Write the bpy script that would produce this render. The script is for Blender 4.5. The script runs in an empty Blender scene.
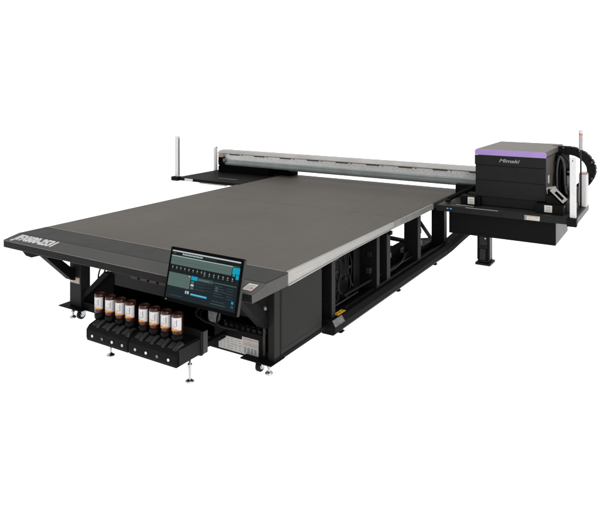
import bpy, bmesh, math, random
from mathutils import Vector, Matrix
random.seed(7)
R = math.radians
sc = bpy.context.scene
col = sc.collection

# ------------------------------------------------------------------ materials
def mat(name, color, rough=.5, metal=0, spec=.25, noise=0, nscale=40, bump=0, bscale=300, coat=0, emit=None, estr=1):
    m = bpy.data.materials.new(name); m.use_nodes = True
    nt = m.node_tree; b = nt.nodes['Principled BSDF']
    c = (*color, 1)
    b.inputs['Base Color'].default_value = c
    b.inputs['Roughness'].default_value = rough
    b.inputs['Metallic'].default_value = metal
    b.inputs['Specular IOR Level'].default_value = spec
    if coat:
        b.inputs['Coat Weight'].default_value = coat; b.inputs['Coat Roughness'].default_value = .1
    if emit:
        b.inputs['Emission Color'].default_value = (*emit, 1); b.inputs['Emission Strength'].default_value = estr
    tc = nt.nodes.new('ShaderNodeTexCoord')
    if noise:
        n = nt.nodes.new('ShaderNodeTexNoise'); n.inputs['Scale'].default_value = nscale; n.inputs['Detail'].default_value = 5
        nt.links.new(tc.outputs['Object'], n.inputs['Vector'])
        mr = nt.nodes.new('ShaderNodeMapRange')
        mr.inputs['From Min'].default_value = .3; mr.inputs['From Max'].default_value = .7
        mr.inputs['To Min'].default_value = 1 - noise; mr.inputs['To Max'].default_value = 1 + noise
        nt.links.new(n.outputs['Fac'], mr.inputs['Value'])
        hs = nt.nodes.new('ShaderNodeHueSaturation'); hs.inputs['Color'].default_value = c
        nt.links.new(mr.outputs['Result'], hs.inputs['Value'])
        nt.links.new(hs.outputs['Color'], b.inputs['Base Color'])
        mr2 = nt.nodes.new('ShaderNodeMapRange')
        mr2.inputs['To Min'].default_value = max(0, rough - .08); mr2.inputs['To Max'].default_value = min(1, rough + .08)
        nt.links.new(n.outputs['Fac'], mr2.inputs['Value']); nt.links.new(mr2.outputs['Result'], b.inputs['Roughness'])
    if bump:
        n = nt.nodes.new('ShaderNodeTexNoise'); n.inputs['Scale'].default_value = bscale; n.inputs['Detail'].default_value = 2
        nt.links.new(tc.outputs['Object'], n.inputs['Vector'])
        bp = nt.nodes.new('ShaderNodeBump'); bp.inputs['Strength'].default_value = bump; bp.inputs['Distance'].default_value = .002
        nt.links.new(n.outputs['Fac'], bp.inputs['Height']); nt.links.new(bp.outputs['Normal'], b.inputs['Normal'])
    return m

M = {}
M['black'] = mat('black_powder_coat', (.0040, .0040, .0041), .6, spec=.055, noise=.25, bump=.25)
M['black2'] = mat('charcoal_panel', (.0095, .0095, .0098), .5, spec=.1, noise=.15, nscale=8, bump=.15)
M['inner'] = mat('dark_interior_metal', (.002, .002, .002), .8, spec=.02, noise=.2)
M['sidepanel'] = mat('dark_grey_side_panel', (.0075, .0072, .0066), .5, spec=.1, noise=.2, nscale=5, bump=.15)
M['greymetal'] = mat('grey_painted_metal', (.022, .0215, .0205), .45, spec=.12, noise=.1)
M['slope'] = mat('apron_lit_grey', (.050, .0485, .0465), .5, spec=.15, noise=.1, nscale=6, bump=.12)  # lighter apron tone: the light caught by the slope is put into the colour
M['strip'] = mat('apron_shaded_grey', (.021, .0198, .019), .5, spec=.1, noise=.1, nscale=6, bump=.1)  # same apron material, toned darker for its less lit flat top
M['apronfront'] = mat('apron_shaded_front', (.0075, .0075, .0073), .5, spec=.07, noise=.2)  # darkest apron tone, shade of the vertical front put into the colour
M['rubber'] = mat('black_rubber', (.004, .004, .004), .55, spec=.12)
M['gloss'] = mat('glossy_black_plastic', (.0035, .0035, .004), .35, spec=.07)
M['alu'] = mat('brushed_aluminium', (.27, .265, .255), .42, metal=.3, spec=.3, noise=.06, nscale=12)
M['aludark'] = mat('grey_anodised_aluminium', (.16, .158, .154), .42, metal=.35, spec=.3, noise=.1, nscale=12)
M['chrome'] = mat('steel', (.5, .5, .5), .25, metal=1, noise=.2, nscale=60)
M['brownsteel'] = mat('beam_top_aluminium', (.35, .335, .32), .4, metal=.3, noise=.14, nscale=4)
M['teal'] = mat('beam_lower_steel', (.235, .265, .262), .38, metal=.3, noise=.12, nscale=6)
M['white'] = mat('white_painted_post', (.53, .52, .52), .45, spec=.2, noise=.04)
M['orange'] = mat('orange_plastic', (.5, .13, .06), .4, spec=.2, noise=.05)
M['purple'] = mat('lilac_panel', (.275, .19, .42), .4, spec=.18, noise=.06, nscale=3)
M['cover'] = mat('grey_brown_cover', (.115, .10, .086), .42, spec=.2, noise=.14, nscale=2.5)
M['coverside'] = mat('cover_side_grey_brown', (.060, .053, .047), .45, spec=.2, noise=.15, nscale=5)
M['label'] = mat('printed_label', (.47, .45, .42), .5, noise=.07)
M['labelgrey'] = mat('label_grey_print', (.18, .175, .17), .5, noise=.05)
M['brightalu'] = mat('bright_rail_steel', (.52, .52, .51), .4, metal=.3, noise=.08, nscale=9)
M['liplight'] = mat('painted_lip_highlight', (.12, .118, .115), .4, noise=.3, nscale=20)  # pale colour standing in for a highlight on the apron lip
M['ribhose'] = mat('grey_ribbed_hose', (.03, .03, .031), .35, spec=.4, noise=.3, nscale=40)
M['midalu'] = mat('shaded_rail_aluminium', (.205, .20, .195), .4, metal=.35, spec=.3, noise=.12, nscale=12)  # darker copy of the rail aluminium, standing in for light fading along it
M['relief'] = mat('black_satin_plastic', (.012, .012, .0125), .35, spec=.2, noise=.2)
M['labelpale'] = mat('weathered_label_print', (.34, .33, .32), .5, noise=.12)
M['labelbrown'] = mat('label_brown_print', (.28, .2, .16), .5, noise=.1)
M['ink'] = mat('label_black_print', (.03, .03, .03), .5, noise=.05)
M['red'] = mat('label_red_print', (.55, .12, .08), .5, noise=.05)
M['yellow'] = mat('yellow_warning_label', (.75, .4, .02), .5, noise=.1)
M['amber'] = mat('dark_brown_plastic', (.030, .008, .0045), .28, spec=.25, noise=.4, coat=.1)
M['bwhite'] = mat('bottle_label_white', (.46, .45, .455), .5, noise=.08)
M['borange'] = mat('bottle_label_orange', (.46, .22, .06), .5, noise=.4, nscale=60)
M['bbrown'] = mat('bottle_label_brown', (.22, .05, .02), .5, noise=.1)
M['darkred'] = mat('dark_red_plastic', (.022, .0035, .0035), .4, noise=.2)
M['blue'] = mat('blue_indicator', (.05, .12, .25), .4, emit=(.15, .35, .6), estr=.5)
M['haze'] = mat('cloudy_plastic', (.12, .12, .12), .35, spec=.3, noise=.4, nscale=30)
def screen_mat(n, c, s=1): return mat(n, tuple(x * .1 for x in c), .25, spec=.08, emit=c, estr=s)
M['s_bg'] = screen_mat('screen_background', (.0045, .011, .015))
M['s_grey'] = screen_mat('screen_grey_green', (.075, .115, .105))
M['s_grey2'] = screen_mat('screen_panel_teal', (.035, .06, .06))
M['s_dark'] = screen_mat('screen_dark', (.003, .005, .006))
M['s_cyan'] = screen_mat('screen_cyan', (.0, .27, .40))
M['s_white'] = screen_mat('screen_white', (.38, .44, .44))

# bed surface: matt grey-brown plate, fine perforation, faint tonal drift
def bed_mat():
    m = bpy.data.materials.new('vacuum_bed_surface'); m.use_nodes = True
    nt = m.node_tree; N = nt.nodes; L = nt.links; b = N['Principled BSDF']
    b.inputs['Roughness'].default_value = .5; b.inputs['Specular IOR Level'].default_value = .12
    tc = N.new('ShaderNodeTexCoord')
    n1 = N.new('ShaderNodeTexNoise'); n1.inputs['Scale'].default_value = .9; n1.inputs['Detail'].default_value = 4
    n2 = N.new('ShaderNodeTexNoise'); n2.inputs['Scale'].default_value = 220; n2.inputs['Detail'].default_value = 2
    mp = N.new('ShaderNodeMapping'); mp.inputs['Scale'].default_value = (1, .12, 1)
    n3 = N.new('ShaderNodeTexNoise'); n3.inputs['Scale'].default_value = 14; n3.inputs['Detail'].default_value = 3
    L.new(tc.outputs['Object'], n1.inputs['Vector']); L.new(tc.outputs['Object'], n2.inputs['Vector'])
    L.new(tc.outputs['Object'], mp.inputs['Vector']); L.new(mp.outputs['Vector'], n3.inputs['Vector'])
    a1 = N.new('ShaderNodeMath'); a1.operation = 'MULTIPLY_ADD'; a1.inputs[1].default_value = .5; L.new(n1.outputs['Fac'], a1.inputs[0])
    a2 = N.new('ShaderNodeMath'); a2.operation = 'MULTIPLY_ADD'; a2.inputs[1].default_value = .25; L.new(n3.outputs['Fac'], a2.inputs[0])
    a3 = N.new('ShaderNodeMath'); a3.operation = 'MULTIPLY'; a3.inputs[1].default_value = .25; L.new(n2.outputs['Fac'], a3.inputs[0])
    L.new(a3.outputs[0], a2.inputs[2]); L.new(a2.outputs[0], a1.inputs[2])
    cr = N.new('ShaderNodeValToRGB')
    cr.color_ramp.elements[0].position = .36; cr.color_ramp.elements[0].color = (.062, .0535, .044, 1)
    cr.color_ramp.elements[1].position = .64; cr.color_ramp.elements[1].color = (.083, .072, .060, 1)
    L.new(a1.outputs[0], cr.inputs['Fac']); L.new(cr.outputs['Color'], b.inputs['Base Color'])
    bp = N.new('ShaderNodeBump'); bp.inputs['Strength'].default_value = .2; bp.inputs['Distance'].default_value = .002
    L.new(n2.outputs['Fac'], bp.inputs['Height']); L.new(bp.outputs['Normal'], b.inputs['Normal'])
    return m
M['bed'] = bed_mat()

# ------------------------------------------------------------------ mesh helper
class MB:
    def __init__(s): s.bm = bmesh.new(); s.mi = 0
    def _tagfaces(s, n0):
        s.bm.faces.ensure_lookup_table()
        for f in s.bm.faces[n0:]: f.material_index = s.mi
    def box(s, x0, x1, y0, y1, z0, z1, mi=0):
        x0, x1 = min(x0, x1), max(x0, x1); y0, y1 = min(y0, y1), max(y0, y1); z0, z1 = min(z0, z1), max(z0, z1)
        v = [s.bm.verts.new(p) for p in ((x0,y0,z0),(x1,y0,z0),(x1,y1,z0),(x0,y1,z0),(x0,y0,z1),(x1,y0,z1),(x1,y1,z1),(x0,y1,z1))]
        for q in ((0,3,2,1),(4,5,6,7),(0,1,5,4),(1,2,6,5),(2,3,7,6),(3,0,4,7)):
            s.bm.faces.new([v[i] for i in q]).material_index = mi
        return s
    def prism(s, pts, axis, a, b, mi=0):
        # pts: list of 2D points in the plane normal to axis ('x': (y,z), 'y': (x,z), 'z': (x,y))
        def P(p, t):
            return {'x': (t, p[0], p[1]), 'y': (p[0], t, p[1]), 'z': (p[0], p[1], t)}[axis]
        A = [s.bm.verts.new(P(p, a)) for p in pts]; B = [s.bm.verts.new(P(p, b)) for p in pts]
        n = len(pts)
        fs = [s.bm.faces.new(A), s.bm.faces.new(B[::-1])]
        for i in range(n): fs.append(s.bm.faces.new((A[i], B[i], B[(i+1) % n], A[(i+1) % n])))
        for f in fs: f.material_index = mi
        return s
    def quad(s, pts, mi=0):
        s.bm.faces.new([s.bm.verts.new(p) for p in pts]).material_index = mi
        return s
    def tube(s, path, r, n=12, mi=0, caps=True, flat=None):
        path = [Vector(p) for p in path]; rings = []
        up0 = None
        for i, p in enumerate(path):
            t = (path[min(i+1, len(path)-1)] - path[max(i-1, 0)]).normalized()
            if up0 is None:
                up0 = Vector((0, 0, 1)) if abs(t.z) < .9 else Vector((0, 1, 0))
            u = t.cross(up0).normalized(); w = u.cross(t).normalized(); up0 = w
            rr = r[i] if isinstance(r, (list, tuple)) else r
            rings.append([s.bm.verts.new(p + u * rr * math.cos(2*math.pi*k/n) + w * rr * math.sin(2*math.pi*k/n)) for k in range(n)])
        fs = []
        for a, b in zip(rings, rings[1:]):
            for k in range(n): fs.append(s.bm.faces.new((a[k], a[(k+1) % n], b[(k+1) % n], b[k])))
        for f in fs: f.smooth = True; f.material_index = mi
        if caps:
            s.bm.faces.new(rings[0][::-1]).material_index = mi; s.bm.faces.new(rings[-1]).material_index = mi
        return s
    def lathe(s, c, prof, n=20, mi=0):
        rings = []
        for r, z in prof:
            rings.append([s.bm.verts.new((c[0] + r*math.cos(2*math.pi*k/n), c[1] + r*math.sin(2*math.pi*k/n), c[2] + z)) for k in range(n)])
        for a, b in zip(rings, rings[1:]):
            for k in range(n):
                f = s.bm.faces.new((a[k], a[(k+1) % n], b[(k+1) % n], b[k])); f.smooth = True; f.material_index = mi
        s.bm.faces.new(rings[0][::-1]).material_index = mi; s.bm.faces.new(rings[-1]).material_index = mi
        return s
    def build(s, name, mats, parent=None, bevel=0, label=None, xf=None):
        if xf is not None: s.bm.transform(xf)
        bmesh.ops.recalc_face_normals(s.bm, faces=s.bm.faces)
        me = bpy.data.meshes.new(name); s.bm.to_mesh(me); s.bm.free()
        for m in (mats if isinstance(mats, (list, tuple)) else [mats]): me.materials.append(M[m])
        o = bpy.data.objects.new(name, me); col.objects.link(o)
        if parent: o.parent = parent
        if bevel:
            b = o.modifiers.new('bevel', 'BEVEL'); b.width = bevel; b.segments = 2; b.limit_method = 'ANGLE'; b.angle_limit = R(40)
        if label: o['label'] = label
        return o

def empty(name, loc, label, cat, group=None):
    o = bpy.data.objects.new(name, None); col.objects.link(o); o.location = loc
    o.empty_display_size = .1
    o['label'] = label; o['category'] = cat
    if group: o['group'] = group
    return o
def smooth(pts, n=8):
    P = [Vector(p) for p in pts]; P = [2*P[0]-P[1]] + P + [2*P[-1]-P[-2]]; out = []
    for i in range(1, len(P)-2):
        for k in range(n):
            t = k / n
            out.append(.5*((2*P[i]) + (P[i+1]-P[i-1])*t + (2*P[i-1]-5*P[i]+4*P[i+1]-P[i+2])*t*t + (3*P[i]-P[i-1]-3*P[i+1]+P[i+2])*t**3))
    out.append(P[-2]); return out
def text(name, body, size, mx, m, parent, ext=.0006, shear=0, xs=1, off=0, bev=0):
    cu = bpy.data.curves.new(name, 'FONT'); cu.body = body; cu.size = size; cu.extrude = ext; cu.shear = shear; cu.offset = off; cu.bevel_depth = bev; cu.bevel_resolution = 0
    cu.align_x = 'CENTER'; cu.align_y = 'CENTER'
    t = bpy.data.objects.new(name, cu); col.objects.link(t)
    bpy.context.view_layer.update()
    me = bpy.data.meshes.new_from_object(t.evaluated_get(bpy.context.evaluated_depsgraph_get()))
    bpy.data.objects.remove(t); me.name = name
    me.transform(mx @ Matrix.Diagonal((xs, 1, 1, 1)))
    me.materials.clear(); me.materials.append(M[m])
    o = bpy.data.objects.new(name, me); col.objects.link(o); o.parent = parent
    return o
def front_mx(x, y, z): # text facing -y
    return Matrix.Translation((x, y, z)) @ Matrix.Rotation(R(90), 4, 'X')

# ------------------------------------------------------------------ setting
fm = bpy.data.materials.new('glowing_white_floor'); fm.use_nodes = True
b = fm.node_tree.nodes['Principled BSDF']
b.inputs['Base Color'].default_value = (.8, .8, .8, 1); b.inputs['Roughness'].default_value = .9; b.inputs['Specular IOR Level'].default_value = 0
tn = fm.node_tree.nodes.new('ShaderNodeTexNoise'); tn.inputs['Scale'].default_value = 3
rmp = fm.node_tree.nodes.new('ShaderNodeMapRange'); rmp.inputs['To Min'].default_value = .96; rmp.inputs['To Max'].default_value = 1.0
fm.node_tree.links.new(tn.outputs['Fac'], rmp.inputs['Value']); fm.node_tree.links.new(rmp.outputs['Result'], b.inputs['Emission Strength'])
b.inputs['Emission Color'].default_value = (1, 1, 1, 1)  # the floor itself glows, so it stays white and takes no shadows
M['floor'] = fm
fl = MB().quad([(-400, -400, 0), (400, -400, 0), (400, 400, 0), (-400, 400, 0)]).build('floor', 'floor')
fl['kind'] = 'structure'

# ------------------------------------------------------------------ the printer
T = .79
pr = empty('flatbed_printer', (-1.4, 1.9, 0), 'huge black flatbed printer with grey-brown table and lilac topped print carriage', 'printer')
pr_mx = Matrix.Translation((1.4, -1.9, 0))
_b = MB.build
def B(mb, name, mats, parent=pr, bevel=.003, label=None):
    o = _b(mb, name, mats, None, bevel, label)
    # the mesh is written in world metres; children of the empty are shifted to its origin
    if parent is not None:
        me = o.data
        if not me.get('_shifted'): me.transform(pr_mx); me['_shifted'] = 1
        o.parent = parent
    return o
def T_(name, body, size, mx, m, parent=pr, **k):
    return text(name, body, size, pr_mx @ mx, m, parent, **k)

# table
bed = B(MB().box(-2.84, -.024, 0, 2.242, .772, T).box(-2.84, -.024, 2.246, 4.38, .772, T), 'table_bed', 'bed', bevel=.0015)
B(MB().box(-2.82, -.06, .01, 4.36, .70, .771), 'bed_frame', 'black')
er = MB().prism([(.004,.7895),(1.992,.7895),(1.992,.731),(.9,.716),(.004,.685)], 'x', -.022, .003)
er.prism([(.006,.696),(.9,.7235),(1.99,.7385),(1.99,.7315),(.9,.7165),(.006,.6855)], 'x', .003, .010)
er = B(er, 'edge_rail', 'alu', bevel=.0012)
rl = MB().box(.0032, .0042, .10, .36, .738, .750, 0)
for i in range(14): rl.box(.0042, .0046, .115+i*.017, .122+i*.017, .741, .747, 1)
B(rl, 'rail_label', ['labelpale', 'labelbrown'], er, bevel=0)
B(MB().box(-.022, .002, 1.994, 3.18, .726, .7895), 'edge_rail', 'midalu', label='darker rear length of the table edge rail')
B(MB().box(-2.862, -2.842, 0, 3.1, .70, .7895), 'edge_rail', 'aludark')
B(MB().box(-.06, -.02, 1.97, 2.02, .66, .70), 'rail_bracket', 'black')
B(MB().box(-.01, .003, -.003, -.0005, .69, .789), 'corner_strip', 'alu')

# front apron
B(MB().prism([(-.001,.7895),(-.30,.7895),(-.303,.782),(-.001,.782)], 'x', -2.862, .002), 'apron_top_shaded', 'strip', bevel=.001)  # flat top of the apron, split off to carry the shaded tone
B(MB().box(-2.838, -.026, -.004, .001, .7895, .7915), 'bed_front_trim', 'alu', bevel=0)
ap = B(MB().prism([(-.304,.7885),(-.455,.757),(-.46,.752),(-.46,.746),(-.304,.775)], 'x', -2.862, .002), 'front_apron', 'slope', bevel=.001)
B(MB().prism([(-.002,.781),(-.303,.781),(-.303,.774),(-.4595,.745),(-.4595,.692),(-.45,.686),(-.002,.686)], 'x', -2.860, 0), 'apron_body', 'apronfront')
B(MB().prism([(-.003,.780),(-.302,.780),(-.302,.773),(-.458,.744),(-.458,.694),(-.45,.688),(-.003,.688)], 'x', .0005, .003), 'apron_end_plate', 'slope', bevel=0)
B(MB().box(-2.86, 0, -.4605, -.456, .7515, .7545), 'apron_lip_highlight', 'liplight', ap, 0)  # thin pale bar drawn as the highlight along the slope's lower lip
sl = math.atan2(.7885-.757, .155)
mxs = Matrix.Translation((-2.495, -.374, .7743)) @ Matrix.Rotation(sl, 4, 'X')
T_('model_lettering', 'JFX600-2531', .132, mxs, 'white', ap, xs=.80, off=.0015, bev=.0045)
st = MB().box(-.115, -.035, -.045, .045, 0, .001, 0)
for i in range(4): st.box(-.105, -.105+.05+.01*(i % 2), -.03+.016*i, -.023+.016*i, .001, .0013, 1)
st.box(-.06, -.045, -.03, .0, .001, .0013, 2)
st.bm.transform(Matrix.Translation((.01, -.385, .7722)) @ Matrix.Rotation(sl, 4, 'X'))
B(st, 'apron_label', ['label', 'labelgrey', 'red'], ap, bevel=0)

# apron supports
for x in (-2.44, -.20):
    B(MB().prism([(-.40,.686),(-.30,.686),(-.02,.43),(-.02,.34),(-.06,.35)], 'x', x-.045, x+.045), 'apron_brace', 'black')
B(MB().prism([(-2.66,.689),(-2.22,.689),(-2.30,.655),(-2.36,.672),(-2.42,.655),(-2.50,.632),(-2.58,.638)], 'y', -.42, -.30), 'apron_bracket', 'black')

# front frame
def castor(x, y):
    c = B(MB().box(x-.035, x+.035, y-.03, y+.03, .078, .088), 'castor', 'black', bevel=.001)
    B(MB().tube([(x-.018, y-.01, .04), (x+.018, y-.01, .04)], [.04, .04], 20), 'wheel', 'rubber', c, .004)
    B(MB().tube([(x-.022, y-.01, .04), (x+.022, y-.01, .04)], .02, 14), 'hub', 'chrome', c, 0)
    for sx in (x-.03, x+.025): B(MB().prism([(y-.03,.04),(y-.01,.025),(y+.012,.04),(y+.03,.078),(y-.03,.078)], 'x', sx, sx+.005), 'fork', 'chrome', c, 0)
def lfoot(x, y, h=.085, r=.032):
    B(MB().lathe((x, y, 0), [(r, 0.0005), (r, .008), (r*.75, .016), (r*.35, .026), (.010, .03), (.010, h)]).lathe((x, y, h*.62), [(.018, 0), (.018, .012)], 6), 'levelling_foot', 'chrome', bevel=0)
lg = B(MB().box(-2.48, -2.32, -.02, .09, .095, .69), 'leg', 'black2')
lb = MB().box(-2.472, -2.335, -.0225, -.0205, .312, .37, 0).box(-2.465, -2.43, -.0229, -.0226, .32, .36, 1)
for i in range(4): lb.box(-2.42, -2.345, -.0229, -.0226, .32+.011*i, .324+.011*i, 1)
B(lb, 'warning_label', ['labelbrown', 'label'], lg, 0)
B(MB().box(-2.56, -2.24, -.09, .13, .086, .094), 'base_plate', 'black')
castor(-2.29, -.03); lfoot(-2.38, -.06)
lg = B(MB().box(-.16, -.102, -.03, .05, .10, .69), 'leg', 'sidepanel')
B(MB().box(-.38, -.09, -.09, .10, .086, .096), 'base_plate', 'black')
castor(-.235, -.02); lfoot(-.15, -.03)
B(MB().box(-2.319, -.165, 0, .10, .065, .145), 'front_crossbar', 'black')
B(MB().prism([(-2.318,.16),(-2.318,.22),(-2.03,.47),(-1.95,.47)], 'y', .0, .05), 'diagonal_brace', 'black')
B(MB().box(-1.97, -.165, .035, .05, .36, .685), 'front_panel', 'black2')
B(MB().prism([(-2.316,.146),(-2.316,.19),(-2.0,.455),(-1.925,.455),(-1.925,.146)], 'y', .028, .033), 'gusset_panel', 'inner', bevel=0)
B(MB().box(-2.315, -1.975, .05, .09, .62, .685), 'front_panel', 'black')
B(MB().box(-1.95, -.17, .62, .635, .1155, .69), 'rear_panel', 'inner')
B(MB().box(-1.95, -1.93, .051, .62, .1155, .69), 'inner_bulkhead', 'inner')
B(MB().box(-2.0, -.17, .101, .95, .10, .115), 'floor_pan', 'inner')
for i in range(4):
    x = -1.68 + i*.115
    B(MB().box(x, x+.088, .005, .034, .468, .505).box(x+.02, x+.05, -.005, .02, .495, .515), 'pipe_manifold', 'darkred')
# black underside hoses at the left
for dx, dz in ((0, 0), (.062, -.01)):
    B(MB().tube(smooth([(-1.98+dx, .075, .62+dz), (-2.09+dx, .075, .545+dz), (-2.155+dx, .075, .47+dz), (-2.187+dx, .075, .39+dz), (-2.18+dx, .075, .30+dz), (-2.14+dx, .08, .22+dz)], 6), .0075, 8), 'hose', 'rubber', bevel=0)
# electrical box
eb = B(MB().box(-.70, -.20, -.01, .40, .075, .265), 'electrical_box', 'black')
lb = MB().box(-.655, -.262, -.013, -.0105, .088, .195, 0).box(-.42, -.262, -.0132, -.0108, .195, .222, 0)
lb.box(-.41, -.27, -.0138, -.0133, .200, .216, 2)
for i in range(3): lb.box(-.41, -.27, -.0138, -.0133, .186-.012*i, .19-.012*i, 2 if i == 0 else 1)
for i in range(6):
    for j in range(5):
        x = -.645 + i*.038; z = .175 - j*.018; lb.box(x, x+random.uniform(.018, .034), -.0138, -.0133, z, z+.004, 1)
for i in range(4): lb.box(-.40+i*.033, -.38+i*.033, -.0138, -.0133, .10, .145, 1)
B(lb, 'instruction_label', ['labelpale', 'labelgrey', 'labelbrown'], eb, 0)
tb = MB().box(-.62, -.2, .01, .3, .266, .31)
for i in range(7): tb.box(-.60+i*.055, -.565+i*.055, -.01, .02, .272, .302)
B(tb, 'terminal_block', 'gloss', eb, .003)
B(MB().tube([(-.20, -.02, .5), (-.17, -.05, .495)], .012, 12), 'air_fitting', 'haze', bevel=0)
B(MB().tube([(-.185, -.045, .14), (-.185, -.045, .34), (-.185, -.02, .42)], .010, 8), 'air_tube', 'greymetal', bevel=0)
B(MB().lathe((-.66, -.06, .30), [(.03, 0), (.05, .03), (.052, .12), (.04, .15), (.02, .17)], 16), 'filter_cup', 'haze', bevel=0)
for k, (a, bb, c) in enumerate([((-.72, -.05, .46), (-.80, -.12, .36), (-.62, -.09, .29)), ((-.60, -.06, .44), (-.56, -.14, .33), (-.44, -.03, .27)), ((-.78, -.02, .42), (-.74, -.12, .33), (-.50, -.05, .28))]):
    B(MB().tube(smooth([a, bb, c], 8), .008, 8), 'cable', 'rubber', bevel=0)

# right side cladding and frame posts
sp = B(MB().box(-.16, -.10, .054, .69, .12, .69), 'side_panel', 'sidepanel')
B(MB().box(-.0995, -.0975, .075, .67, .15, .155).box(-.0995, -.0975, .075, .08, .155, .66), 'panel_seam', 'greymetal', sp, 0)
B(MB().box(-.16, -.098, -.028, .80, .085, .118), 'base_rail', 'black')
def post(y0, y1, w=.11, m='black2'):
    p = B(MB().box(-.1-w, -.103, y0, y1, .12, .70), 'side_post', 'black')
    B(MB().box(-.102, -.098, y0+.002, y1-.002, .12, .70), 'post_face', m, p, .001)
post(.86, .93, .12); post(1.80, 1.87, .22); post(2.05, 2.14, .14); post(2.93, 3.03, .17); post(3.86, 3.97, .17)
B(MB().box(-.62, -.16, .69, .70+.02, .12, .69).box(-.6, -.58, .72, 2.5, .14, .69), 'inner_panel', 'inner')
B(MB().box(-.56, -.24, 1.0, 1.7, .16, .60), 'control_box', 'black')
B(MB().box(-.34, -.24, 1.45, 1.56, .20, .68), 'duct', 'greymetal')
for i, z in ((0,.30),(1,.44),(1,.26),(2,.38),(3,.50),(3,.33),(4,.42)):
    B(MB().box(-.2395, -.225, 1.08+i*.09, 1.12+i*.09, z, z+.03), 'connector', 'sidepanel', bevel=.003)
B(MB().box(-.66, -.155, .80, 4.05, .10, .135), 'floor_pan', 'inner')
B(MB().box(-.52, -.30, 2.15, 2.9, .136, .30).box(-.50, -.32, 2.3, 2.6, .301, .33), 'pump_box', 'black')
B(MB().box(-.44, -.24, 3.05, 3.8, .136, .19), 'cable_tray', 'sidepanel')
B(MB().tube([(-.45, 2.6, .475), (-.45, 3.6, .19)], .026, 8), 'cross_strut', 'black', bevel=0)
B(MB().tube([(-.45, 3.70, .54), (-.45, 4.40, .04)], .026, 8), 'cross_strut', 'black', bevel=0)
B(MB().tube([(-.45, 3.60, .21), (-.45, 4.40, .06)], .022, 8), 'cross_strut', 'black', bevel=0)
B(MB().tube([(-.165, .98, .19), (-.165, 1.5, .19)], .008, 8), 'guide_rod', 'greymetal', bevel=0)
B(MB().tube([(-.16, 1.2, .24), (-.16, 2.9, .21)], .014, 8), 'conduit', 'rubber', bevel=0)
rnd2 = random.Random(11)
for k in range(6):
    y0 = 1.0 + k*.09 + rnd2.uniform(-.03, .03); x0 = -.235 + rnd2.uniform(0, .04)
    B(MB().tube(smooth([(x0, y0, .66), (x0+.015, y0+rnd2.uniform(-.06, .08), .48), (x0+.03, y0+rnd2.uniform(-.05, .12), .32), (x0+.02, y0+rnd2.uniform(.05, .2), .17)], 7), rnd2.choice([.006, .009, .012]), 8), 'cable', rnd2.choice(['rubber', 'inner', 'rubber']), bevel=0)
for k in range(4):
    z0 = .17 + k*.022
    B(MB().tube(smooth([(-.20, 1.9, z0), (-.19+.02*k, 2.4, z0-.01), (-.21, 2.9, z0+.02), (-.26, 3.5, z0)], 8), .008, 8), 'cable', ['rubber', 'relief'][k % 2], bevel=0)
for i, (y, z) in enumerate(((1.75, .30), (1.78, .46), (2.22, .34), (3.12, .42), (3.14, .28), (1.02, .60))):
    B(MB().box(-.20, -.15, y, y+.07, z, z+.06), 'junction_box', ['relief', 'sidepanel'][i % 2], bevel=.004)
B(MB().box(-.108, -.100, 1.80, 3.95, .14, .17), 'lower_side_rail', 'black2')
# far side supports
for x, y in ((-2.72, 2.0), (-2.72, 4.1), (-1.5, 4.2)):
    B(MB().box(x-.07, x+.07, y-.07, y+.07, .02, .70), 'leg', 'black')

# cable guide duct running on the ground
prof = [(-.165,.025),(-.05,.025),(-.03,.045),(-.03,.10),(-.062,.148),(-.165,.148)]
cm = MB(); secs = []
for y, dx, dz in [(.80,0,0),(1.5,0,0),(2.2,0,0),(3.0,0,0),(3.55,0,0),(3.75,.008,.006),(3.95,.03,.03),(4.15,.06,.075),(4.4,.10,.13),(4.65,.16,.18)]:
    secs.append([cm.bm.verts.new((px+dx, y, pz+dz)) for px, pz in prof])
for a, c in zip(secs, secs[1:]):
    for k in range(6): cm.bm.faces.new((a[k], a[(k+1) % 6], c[(k+1) % 6], c[k]))
cm.bm.faces.new(secs[0]); cm.bm.faces.new(secs[-1][::-1])
cd = B(cm, 'cable_duct', 'black', bevel=.003)
B(MB().prism([(-.0285,.102),(-.0605,.150),(-.064,.150),(-.031,.10)], 'y', .805, .98), 'end_cap', 'haze', cd, 0)
yl = MB().box(-.13, -.08, .95, 1.10, .1485, .150, 0)
for i in range(3): yl.box(-.115, -.10, .965+.05*i, .985+.05*i, .150, .1504, 1)
B(yl, 'warning_label', ['yellow', 'ink'], cd, 0)
B(MB().box(-.0295, -.028, .9, 3.5, .05, .056).box(-.12, -.115, 1.15, 3.5, .1485, .153), 'duct_seam', 'greymetal', cd, 0)
for y in (.95, 2.25, 3.4): B(MB().box(-.12, -.055, y, y+.05, .001, .025).box(-.13, -.045, y-.01, y+.06, .0005, .008), 'duct_foot', 'black', cd, .002)

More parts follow.
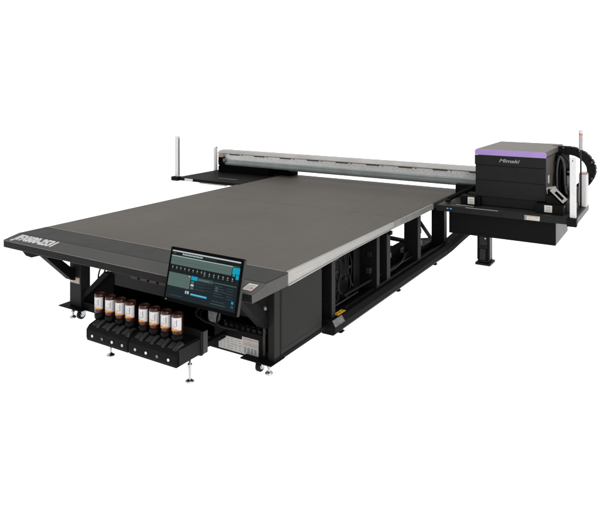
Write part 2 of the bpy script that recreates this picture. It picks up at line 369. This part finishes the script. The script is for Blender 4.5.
# service tray on the right
tr = B(MB().box(.03, 1.555, 3.2, 4.25, .712, .778), 'service_tray', 'black2', bevel=.004)
B(MB().box(.035, 1.55, 3.205, 4.245, .7785, .783), 'tray_top', 'greymetal', tr, .001)
B(MB().box(1.5555, 1.558, 3.21, 4.24, .705, .77), 'tray_end', 'coverside', tr, .001)
B(MB().box(1.47, 1.565, 3.185, 3.28, .695, .783), 'tray_corner', 'black', tr)
B(MB().box(.38, .75, 3.197, 3.204, .7785, .7835), 'tray_trim', 'alu', tr, 0)
ic = MB()
for x in (.155, .195): ic.box(x, x+.022, 3.1975, 3.1995, .745, .757)
B(ic, 'indicator_light', 'blue', tr, 0)
lb = MB().box(1.035, 1.195, 3.197, 3.1995, .718, .768, 0).box(1.035, 1.06, 3.1965, 3.197, .72, .766, 1)
for i in range(3): lb.box(1.07, 1.185, 3.1965, 3.197, .724+i*.013, .728+i*.013, 2)
lb.box(1.06, 1.19, 3.1965, 3.197, .758, .766, 3)
B(lb, 'warning_label', ['label', 'labelgrey', 'labelbrown', 'labelbrown'], tr, 0)
ub = B(MB().box(.15, 1.34, 3.3, 4.12, .445, .711), 'drawer_box', 'black', bevel=.004)
B(MB().box(1.3405, 1.343, 3.31, 4.11, .452, .705), 'box_end', 'coverside', ub, .001)
sl_ = B(MB().box(.375, .505, 3.72, 3.90, .03, .444), 'support_leg', 'black')
B(MB().box(.35, .53, 3.69, 3.93, .001, .029), 'base_plate', 'black2', sl_)
B(MB().box(.39, .49, 3.712, 3.72, .24, .40).box(.40, .47, 3.712, 3.72, .06, .20).box(.505, .512, 3.75, 3.87, .06, .40), 'cover_plate', 'relief', sl_)
for z in (.415, .225, .21, .045): B(MB().box(.385, .495, 3.706, 3.7195, z, z+.008), 'clamp_strip', 'greymetal', sl_, 0)
B(MB().box(.355, .374, 3.76, 3.84, .05, .43), 'leg_rib', 'black', sl_)
B(MB().tube([(.47, 3.712, .33), (.47, 3.700, .33)], .009, 8), 'bolt', 'chrome', sl_, 0)

# left shelf
sh = B(MB().box(-4.12, -2.865, 3.2, 4.26, .742, .785), 'side_shelf', 'black')
B(MB().box(-3.64, -3.12, 3.185, 3.1985, .728, .745), 'shelf_rail', 'alu', sh, 0)
B(MB().box(-3.50, -3.15, 3.45, 3.475, .7855, .789), 'shelf_slot', 'aludark', sh, 0)
B(MB().box(-3.94, -3.78, 3.192, 3.1995, .748, .782), 'shelf_label', 'label', sh, 0)
B(MB().box(-4.19, -4.06, 3.16, 3.26, .735, .798), 'post_base', 'black', bevel=.006)
sb = B(MB().box(-4.14, -4.075, 3.19, 3.24, .798, 1.415), 'safety_post', 'white', bevel=.006)
B(MB().box(-4.0745, -4.0735, 3.205, 3.22, .82, 1.38), 'sensor_window', 'greymetal', sb, 0)
sb = B(MB().box(-4.13, -4.08, 4.10, 4.15, .786, 1.165), 'safety_post', 'white', bevel=.006)
B(MB().lathe((-4.08, 4.12, 1.166), [(.015, 0), (.015, .015)], 10), 'status_lamp', 'labelbrown', sb, 0)
sb = B(MB().box(1.495, 1.558, 3.215, 3.255, .784, 1.425), 'safety_post', 'white', bevel=.006)
B(MB().box(1.522, 1.530, 3.212, 3.2145, 1.385, 1.40), 'sensor_window', 'greymetal', sb, 0)

# gantry beam
gy = 4.05
gt = B(MB().prism([(gy,1.085),(gy,1.098),(gy+.05,1.128),(gy+.16,1.137),(gy+.24,1.13),(gy+.24,.95),(gy+.03,.95),(gy+.03,1.085)], 'x', -4.0, 1.15), 'gantry_beam', 'brownsteel', bevel=.003)
hp = MB().box(-3.99, 1.15, gy+.004, gy+.03, .995, 1.083, 0)
i = 0
x = -3.9
while x < .35:
    hp.tube([(x, gy+.0035, 1.045), (x, gy+.0025, 1.045)], .0055, 6, 1); hp.tube([(x+.03, gy+.0035, 1.018), (x+.03, gy+.0025, 1.018)], .004, 6, 1); x += .075
B(hp, 'linear_rail_face', ['brightalu', 'aludark'], gt, 0)
B(MB().prism([(gy-.012,.985),(gy-.012,.93),(gy+.0,.905),(gy+.03,.895),(gy+.1,.895),(gy+.1,.949),(gy+.028,.949),(gy+.028,.994),(gy,.994)], 'x', -3.98, 1.15), 'lower_guard', 'teal', gt, .004)
sc_ = MB().box(-2.6, .3, gy+.01, gy+.03, .8925, .8948)
x = -2.6
while x < .3: sc_.box(x, x+.012, gy+.0, gy+.04, .891, .8945); x += .035
B(sc_, 'rack_teeth', 'aludark', gt, 0)
for z in (.968, .938): B(MB().box(-3.97, .5, gy-.0135, gy-.0122, z, z+.004), 'guard_line', 'aludark', gt, 0)
B(MB().box(-3.98, .5, gy-.003, gy+.003, 1.083, 1.087), 'beam_joint', 'greymetal', gt, 0)
for k in range(9):
    x = -3.75 + k*.49
    B(MB().box(x, x+.2, gy-.004, gy+.006, 1.069, 1.081).box(x+.24, x+.26, gy-.004, gy+.004, 1.070, 1.078), 'slot_cover', 'ink', gt, 0)
B(MB().prism([(4.02,.786),(4.02,.88),(4.06,.894),(4.24,.894),(4.24,.786)], 'x', -3.96, -2.98), 'gantry_foot', 'inner')
B(MB().box(-3.96, -3.84, 4.02, 4.045, .895, 1.04), 'end_bracket', 'inner')
B(MB().box(-2.975, -2.64, 4.18, 4.38, .791, .895), 'cable_block', 'inner', bevel=.01)
B(MB().box(-3.955, -3.85, 4.012, 4.019, 1.03, 1.08), 'beam_label', 'labelbrown', gt, 0)
B(MB().tube([(-3.83, 4.02, .95), (-3.83, 4.02, 1.01)], .025, 10), 'beam_clamp', 'haze', gt, 0)

# print carriage
pc = B(MB().box(.435, 1.215, 3.41, 4.25, .895, 1.37), 'print_carriage', 'black2')
B(MB().prism([(.43,1.382),(.43,1.43),(.445,1.448),(1.205,1.448),(1.225,1.435),(1.225,1.382)], 'y', 3.395, 3.42), 'front_band', 'purple', pc, .002)
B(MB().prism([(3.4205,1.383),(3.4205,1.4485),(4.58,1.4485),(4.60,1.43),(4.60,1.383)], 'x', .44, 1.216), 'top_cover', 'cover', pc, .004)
def fpanel(x0, x1, z0, z1, y, name='front_panel'):
    return B(MB().box(x0, x1, y, 3.409, z0, z1), name, 'black2', pc, .003)
f1 = fpanel(.43, 1.223, 1.268, 1.379, 3.392)
fpanel(.438, 1.219, 1.092, 1.262, 3.400); fpanel(.438, 1.219, .898, 1.086, 3.400)
B(MB().box(.50, 1.15, 3.43, 4.1, .79, .893), 'lower_cover', 'black2', pc)
T_('maker_lettering', 'Mimaki', .056, front_mx(.82, 3.3915, 1.326), 'alu', f1, shear=.35, xs=1.38, off=.0005)
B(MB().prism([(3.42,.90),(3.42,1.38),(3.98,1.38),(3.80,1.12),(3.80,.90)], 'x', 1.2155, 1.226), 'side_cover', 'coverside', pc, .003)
B(MB().box(1.226, 1.232, 3.50, 3.56, 1.09, 1.18), 'side_latch', 'label', pc, .002)
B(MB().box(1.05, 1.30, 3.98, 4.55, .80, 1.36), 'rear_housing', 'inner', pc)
# carriage base blocks, arms
B(MB().box(1.13, 1.42, 3.30, 3.75, .785, .89), 'base_block', 'black')
B(MB().prism([(1.24,.885),(1.40,.885),(1.30,.985),(1.235,.985)], 'y', 3.34, 3.5), 'hinge_block', 'black')
lb = MB().box(1.225, 1.305, 3.296, 3.2995, .805, .88, 0)
for i in range(3): lb.box(1.24, 1.29, 3.2955, 3.296, .817+i*.02, .823+i*.02, 1)
B(lb, 'block_label', ['label', 'labelgrey'], None or pr, 0)
B(MB().box(.27, .50, 3.36, 3.7, .785, .89), 'base_block', 'black')
lb = MB().box(.375, .452, 3.30, 3.304, .81, .89, 0)
for i in range(3): lb.box(.39, .44, 3.2985, 3.2995, .82+i*.02, .826+i*.02, 1)
B(lb, 'block_label', ['label', 'labelgrey'], None or pr, 0)
B(MB().box(.37, .46, 3.305, 3.36, .785, .895), 'label_bracket', 'black')
B(MB().box(.24, .45, 3.28, 3.296, .784, .792), 'label_bracket', 'alu')
B(MB().tube([(.10, 3.45, .81), (.12, 3.5, .83), (.44, 3.62, 1.0)], .028, 8), 'link_arm', 'black', bevel=0)
B(MB().box(.02, .30, 3.95, 4.2, .786, .925), 'cable_block', 'gloss')
B(MB().tube([(.12, 3.35, .795), (.12, 3.35, .83)], .03, 12), 'knob', 'black', bevel=.003)
# silver toggle clamp
def frame2(p, q, w, t, name, m, par):
    p, q = Vector(p), Vector(q); d = (q-p); Lh = d.length
    mb = MB(); mb.box(0, Lh, -t, 0, -w/2, -w/2+.017).box(0, Lh, -t, 0, w/2-.017, w/2).box(0, .05, -t, 0, -w/2+.017, w/2-.017).box(Lh-.03, Lh, -t, 0, -w/2+.017, w/2-.017)
    ang = math.atan2(d.z, d.x)
    mb.bm.transform(Matrix.Translation(p) @ Matrix.Rotation(-ang, 4, 'Y'))
    return B(mb, name, m, par, .002)
frame2((1.30, 3.335, 1.065), (1.435, 3.335, .935), .066, .02, 'toggle_lever', 'alu', pr)
B(MB().prism([(1.25,.89),(1.42,.89),(1.44,.93),(1.33,1.05),(1.25,1.05)], 'y', 3.345, 3.45), 'clamp_body', 'inner')
B(MB().tube([(1.235, 3.40, 1.03), (1.33, 3.40, 1.05)], .035, 12).tube([(1.27, 3.36, 1.01), (1.27, 3.44, 1.01)], .03, 12), 'lever_pivot', 'alu', bevel=.003)
B(MB().tube([(1.33, 3.39, .90), (1.42, 3.39, .86)], .012, 8).tube([(1.24, 3.39, .96), (1.30, 3.39, .92)], .014, 8), 'lever_rod', 'chrome', bevel=0)
B(MB().box(1.36, 1.46, 3.5, 3.8, .785, .90), 'side_block', 'coverside')
# housing, tower
hs = B(MB().box(1.485, 1.572, 3.94, 4.10, .784, 1.165), 'power_housing', 'white', bevel=.012)
B(MB().box(1.488, 1.569, 3.943, 4.097, 1.166, 1.172), 'housing_lid', 'orange', hs, .001)
B(MB().box(1.498, 1.560, 3.95, 4.09, 1.1725, 1.178), 'housing_cap', 'white', hs, .002)
B(MB().box(1.36, 1.47, 3.95, 4.2, .784, .98), 'rear_support', 'greymetal')
B(MB().box(1.362, 1.44, 3.9, 3.945, 1.0, 1.14).box(1.37, 1.43, 3.88, 3.9, 1.02, 1.04), 'sensor_block', 'haze')
tw = B(MB().tube([(1.515, 3.9, .784), (1.515, 3.9, 1.45)], .010, 10), 'signal_tower', 'greymetal', bevel=0)
B(MB().lathe((1.515, 3.9, 1.45), [(.02, 0), (.022, .01), (.022, .17), (.02, .175)], 16), 'lamp', 'labelpale', tw, 0)
B(MB().lathe((1.515, 3.9, 1.625), [(.023, 0), (.023, .014)], 16), 'lamp', 'red', tw, 0, 'red lamp section of the signal tower')
B(MB().lathe((1.515, 3.9, 1.637), [(.0235, 0), (.0235, .035), (.018, .042)], 16), 'lamp', 'white', tw, 0, 'white cap of the signal tower')
# cable chain
cy = 4.3
cpts = smooth([(1.02, 1.385, 0), (1.16, 1.40, 0), (1.30, 1.40, 0), (1.397, 1.392, 0), (1.486, 1.35, 0), (1.560, 1.27, 0), (1.588, 1.175, 0), (1.560, 1.085, 0), (1.50, 1.0, 0), (1.42, .93, 0)], 10)
cpts = [(p[0], p[1]) for p in cpts]
acc = 0; links = [cpts[0]]
for a, c in zip(cpts, cpts[1:]):
    d = math.dist(a, c); acc += d
    if acc > .052: links.append(c); acc = 0
ch = MB()
for a, c in zip(links, links[1:]):
    mx_, mz = (a[0]+c[0])/2, (a[1]+c[1])/2; ang = math.atan2(c[1]-a[1], c[0]-a[0])
    t = MB(); t.box(-.0285, .0285, -.06, .06, -.050, .050); t.box(-.034, .034, -.052, .052, -.044, .044)
    t.bm.transform(Matrix.Translation((mx_, cy, mz)) @ Matrix.Rotation(-ang, 4, 'Y'))
    me = bpy.data.meshes.new('tmp'); t.bm.to_mesh(me); t.bm.free(); ch.bm.from_mesh(me); bpy.data.meshes.remove(me)
cc = B(ch, 'cable_chain', 'rubber', bevel=.006)
cp = MB()
for k, (a, c) in enumerate(zip(links, links[1:])):
    if k % 3 == 1:
        cp.box(-.008, .008, -.066, -.064, .03, .045) if False else None
        ang = math.atan2(c[1]-a[1], c[0]-a[0]); ox, oz = -math.sin(ang)*.034, math.cos(ang)*.034
        cp.tube([((a[0]+c[0])/2+ox, cy-.0645, (a[1]+c[1])/2+oz), ((a[0]+c[0])/2+ox, cy-.068, (a[1]+c[1])/2+oz)], .008, 8)
B(cp, 'chain_pin', 'labelgrey', cc, 0)
# umbilical hoses beside the carriage
def hose(p, r, m): B(MB().tube(smooth(p, 8), r, 12), 'hose', m, bevel=0)
hose([(1.262, 3.90, .93), (1.255, 3.90, 1.06), (1.256, 3.90, 1.20), (1.272, 3.90, 1.32), (1.295, 3.90, 1.352), (1.322, 3.90, 1.31), (1.338, 3.90, 1.20), (1.342, 3.90, 1.05), (1.36, 3.90, .92)], .016, 'ribhose')
hose([(1.285, 3.95, .93), (1.278, 3.95, 1.06), (1.285, 3.95, 1.22), (1.305, 3.95, 1.30), (1.325, 3.95, 1.22), (1.318, 3.95, 1.06), (1.325, 3.95, .93)], .014, 'rubber')
hose([(1.235, 3.86, 1.30), (1.225, 3.86, 1.20), (1.225, 3.86, 1.05), (1.25, 3.86, .93)], .012, 'rubber')
hose([(1.30, 3.99, 1.38), (1.37, 3.97, 1.30), (1.40, 3.96, 1.18), (1.39, 3.96, 1.02), (1.42, 3.96, .90)], .012, 'relief')
for z in (1.18, 1.12, 1.05, .98): B(MB().tube([(1.365, 3.93, z), (1.425, 3.93, z+.004)], .013, 10), 'hose_fitting', 'haze', bevel=0)
B(MB().box(1.305, 1.42, 4.0, 4.2, .80, 1.20), 'valve_block', 'inner')
for k in range(4): B(MB().box(1.44, 1.50, 3.60+.05*k, 3.63+.05*k, .785, .86), 'cable_clip', 'coverside', bevel=.003)

# ------------------------------------------------------------------ display on the apron
def W(mb, name, mats, parent, bevel=.002, label=None, off=(0, 0, 0), rot=None):
    return _b(mb, name, mats, parent, bevel, label)
mon = empty('touch_display', (-.365, -.55, .815), 'wide black touch display tilted back in front of the table apron', 'display')
mon.rotation_euler = (R(-13.5), 0, 0)
hw, hh = .338, .190
MB().box(-hw, hw, 0, .03, -hh, hh).build('screen_housing', 'inner', mon, .006)
MB().box(-hw+.02, hw-.02, .031, .055, -hh+.02, hh-.02).build('back_shell', 'black', mon, .01)
MB().box(hw+.0005, hw+.0025, .002, .028, -hh+.004, hh-.004).build('side_trim', 'greymetal', mon, 0)
s = MB()
names = ['s_bg', 's_grey', 's_grey2', 's_dark', 's_cyan', 's_white']
sx0, sx1, sz0, sz1 = -hw+.022, hw-.022, -hh+.026, hh-.020
lay = [0]
def r(u0, u1, v0, v1, mi, lv=1):
    # u left to right, v top to bottom, 0..1
    y = -.0008 - .00025*lv
    xa, xb = sx0+(sx1-sx0)*u0, sx0+(sx1-sx0)*u1; za, zb = sz1-(sz1-sz0)*v0, sz1-(sz1-sz0)*v1
    s.quad([(xa, y, zb), (xb, y, zb), (xb, y, za), (xa, y, za)], mi)
r(0, 1, 0, 1, 0, 0)
r(0, 1, 0, .03, 5); r(0, 1, .03, .10, 3)
for i in range(14): r(.16+i*.022, .176+i*.022, .045+.005*(i % 2), .08, 5, 2)
for i in range(9): r(.49+i*.02, .502+i*.02, .055, .07, 2, 2)
r(.02, .06, .05, .075, 2, 2)
r(0, .90, .11, .125, 5, 2); r(0, .89, .125, .30, 1); r(0, .88, .22, .225, 2, 2)
r(.90, 1, .13, .26, 4, 2); r(.91, .94, .26, .31, 4, 2); r(.955, .995, .27, .36, 4, 2); r(.90,.99,.10,.12,2,2)
r(0, .96, .31, .45, 3)
for i in range(8): r(.035+i*.062, .045+i*.062, .34, .37, 5, 2); r(.032+i*.062, .05+i*.062, .385, .395, 1, 2)
for i in range(7): r(.52+i*.065, .53+i*.065, .35, .38, 5, 2); r(.515+i*.065, .535+i*.065, .39, .42, 1, 2)
r(.505, .53, .33, .44, 2, 2)
r(0, .33, .47, .75, 1); r(.0, .33, .60, .603, 2, 2); r(.30, .325, .48, .50, 5, 2)
r(.34, .43, .47, .55, 4); r(.43, .66, .48, .55, 2); r(.45, .60, .50, .53, 1, 2)
for i in range(3):
    r(.345, .39, .57+i*.062, .615+i*.062, [1, 5, 1][i], 2); r(.41, .64, .58+i*.062, .585+i*.062, 2, 2); r(.41, .55, .60+i*.062, .606+i*.062, 2, 2)
r(.67, .98, .50, .515, 1, 2)
for i in range(5): r(.68, .80+.03*(i % 3), .56+i*.05, .57+i*.05, 2, 2); r(.86, .95, .57+i*.05, .578+i*.05, 2, 2)
r(.70,.74,.58,.68,2,3)
r(.28, .30, .79, .85, 5, 2); r(.31, .335, .79, .85, 5, 2); r(.36, .60, .82, .86, 4, 2)
for i in range(9): r(.37+i*.025, .385+i*.025, .828, .845, 5, 3)
for i in range(6): r(.68+i*.03, .70+i*.03, .86+.006*(i%2), .88, 2, 2); r(.66+i*.035, .69+i*.035, .92, .93, 1, 2)
r(.94, .97, .80, .85, 4, 2); r(.94, .975, .88, .93, 2, 2); r(.05, .25, .93, .94, 2, 2)
s.build('screen', names, mon, 0)
MB().tube([(-hw+.03, -.0005, -hh+.012), (-hw+.03, -.002, -hh+.012)], .004, 8).build('power_light', 's_white', mon, 0)
arm = MB().box(-.05, .05, .056, .10, -.06, .06).tube([(0, .09, 0), (0, .13, -.02), (.02, .16, -.09)], .02, 10)
arm.build('mounting_arm', 'black', mon, .003)

# ------------------------------------------------------------------ ink supply unit
iu = empty('ink_supply_unit', (-1.02, -.48, 0), 'low black ink supply unit with two blocks of four bottle sockets', 'ink unit')
dm = Matrix.Translation((1.02, .48, 0))
def U(mb, name, mats, parent=iu, bevel=.003, label=None): return _b(mb, name, mats, parent, bevel, label, dm)
bxs = [-1.552, -1.428, -1.312, -1.200, -1.052, -.941, -.823, -.712]
prof_u = [(-.62,.172),(-.628,.20),(-.628,.262),(-.60,.292),(-.53,.312),(-.37,.312),(-.37,.18)]
for k, (x0, x1) in enumerate(((-1.50, -1.035), (-1.025, -.545))):
    mo = U(MB().prism(prof_u, 'x', x0, x1), 'socket_block', 'black', bevel=.006)
    for i in range(4):
        xc = x0 + .065 + i*.112
        U(MB().prism([(-.612,.286),(-.60,.305),(-.545,.33),(-.53,.33),(-.53,.312)], 'x', xc+.028, xc+.062), 'divider', 'relief', mo, .004)
        U(MB().prism([(-.60,.293),(-.595,.300),(-.545,.318),(-.535,.312)], 'x', xc-.03, xc+.018), 'latch', 'relief', mo, .002)
        U(MB().lathe((bxs[k*4+i]+.065, -.50, .313), [(.040, 0), (.0445, .01), (.0445, .036), (.041, .044), (.030, .044)], 24), 'bottle_socket', 'gloss', mo, 0)
        U(MB().tube([(xc+.01, -.6285, .222), (xc+.01, -.633, .222)], .011, 14), 'silver_stud', ['brightalu','labelpale','brightalu','haze'][(i*3+k) % 4], mo, 0)  # silver studs in uneven tones, not lamps
    U(MB().prism([(-.61,.292),(-.60,.325),(-.55,.335),(-.53,.312)], 'x', x1-.012, x1-.002), 'end_cheek', 'relief', mo, .003)
U(MB().box(-1.50, -.545, -.369, -.355, .17, .36), 'back_plate', 'black2')
U(MB().box(-.544, -.535, -.60, -.37, .185, .30).box(-.544, -.525, -.375, -.35, .175, .355), 'end_plate', 'black2')
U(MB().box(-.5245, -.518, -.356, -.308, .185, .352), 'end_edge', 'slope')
U(MB().box(-1.40, -1.36, -.35, -.005, .18, .22), 'mounting_bracket', 'black')
U(MB().box(-.62, -.58, -.35, -.015, .18, .22), 'mounting_bracket', 'black')
for x in (-1.43, -.58):
    U(MB().lathe((x, -.44, 0), [(.034, .0005), (.034, .007), (.02, .014), (.011, .022), (.008, .03), (.008, .18)], 20).lathe((x, -.44, .12), [(.018, 0), (.018, .012)], 6), 'levelling_foot', 'chrome', iu, 0)

# ------------------------------------------------------------------ ink bottles
def make_bottle():
    root = empty('ink_bottle', (0, 0, 0), '', 'ink bottle', 'inverted ink bottles standing in the supply unit')
    n = 24; rr = .0425
    MB().lathe((0, 0, 0), [(.018, 0), (.020, .035), (.030, .05), (.040, .063), (rr, .072), (rr, .198), (.040, .210), (.038, .212), (.036, .2065), (.01, .206)], 28).build('bottle_body', 'amber', root, 0)
    MB().lathe((0, 0, 0), [(.023, -.005), (.025, .0), (.025, .036), (.022, .040)], 20).build('cap', 'gloss', root, 0)
    lb = MB(); a0, a1 = R(-130), R(-2); cols = 30; rows = 26; rl_ = rr+.0006
    rnd = random.Random(3)
    grid = [[lb.bm.verts.new((rl_*math.cos(a0+(a1-a0)*i/cols), rl_*math.sin(a0+(a1-a0)*i/cols), .088+.100*j/rows)) for i in range(cols+1)] for j in range(rows+1)]
    for j in range(rows):
        for i in range(cols):
            f = lb.bm.faces.new((grid[j][i], grid[j][i+1], grid[j+1][i+1], grid[j+1][i]))
            mi = 0
            if j < 6 and j < 5.5 - .06*(i-6)**2*.3 + (2 if i > 14 else 0): mi = 1
            if j < 2 and i > 10: mi = 2
            if 9 <= j <= 22 and i in (17, 18) and j % 3 != 0: mi = 3
            if 15 <= j <= 20 and i in (12, 13, 14) and (i*j) % 2: mi = 3
            if j in (8, 10) and 6 < i < 16 and i % 2: mi = 3
            f.material_index = mi; f.smooth = True
    lb.build('label_wrap', ['bwhite', 'borange', 'bbrown', 'ink'], root, 0)
    return root
bx = [-1.552, -1.428, -1.312, -1.200, -1.052, -.941, -.823, -.712]
lab = ['leftmost inverted brown ink bottle, at the far left end of the black unit',
       'second inverted brown ink bottle from the left in the black unit',
       'third inverted brown ink bottle from the left in the black unit',
       'fourth inverted brown ink bottle from the left, just left of the central gap',
       'fifth inverted brown ink bottle from the left, just right of the central gap',
       'sixth inverted brown ink bottle from the left in the black unit',
       'seventh inverted brown ink bottle from the left, beside the rightmost bottle',
       'rightmost inverted brown ink bottle, nearest to the display']
proto = make_bottle()
for i, x in enumerate(bx):
    if i == 0: o = proto
    else:
        o = proto.copy(); col.objects.link(o)
        for c in proto.children:
            d = c.copy(); col.objects.link(d); d.parent = o
    o.location = (x + .065, -.50, .302); o.rotation_euler = (0, 0, R(-8 + 5*((i*3) % 4)))
    o['label'] = lab[i]

# ------------------------------------------------------------------ camera
A = R(31.8)
cam = bpy.data.cameras.new('camera'); co = bpy.data.objects.new('camera', cam); col.objects.link(co)
co.location = (2.54, -3.922, 2.19); co.rotation_euler = (R(90), 0, A)
cam.sensor_width = 36; cam.lens = 621/600*36; cam.shift_y = -172.5/600; cam.clip_end = 2000; cam.clip_start = .05
sc.camera = co

# ------------------------------------------------------------------ light: even white background and two added, unseen lamps
w = bpy.data.worlds.new('World'); sc.world = w; w.use_nodes = True
w.node_tree.nodes['Background'].inputs[0].default_value = (1, 1, 1, 1); w.node_tree.nodes['Background'].inputs[1].default_value = 1.0
def area(name, loc, target, size, e, c=(1, 1, 1)):
    l = bpy.data.lights.new(name, 'AREA'); l.shape = 'RECTANGLE'; l.size = size[0]; l.size_y = size[1]; l.energy = e; l.color = c
    o = bpy.data.objects.new(name, l); col.objects.link(o); o.location = loc
    o.rotation_euler = (Vector(target) - Vector(loc)).to_track_quat('-Z', 'Y').to_euler()
area('added_front_light', (3.2, -2.0, 2.4), (0, .1, .7), (1.0, 1.0), 95, (1, .98, .95))  # unseen lamp added to brighten the near rail and fall off behind
area('added_top_light', (-1.5, 3.5, 6.5), (-1.2, 2.2, .8), (5, 4), 90)  # unseen lamp added so upward faces come out brighter than the sides

sc.view_settings.view_transform = 'Standard'; sc.view_settings.look = 'None'; sc.view_settings.exposure = 0
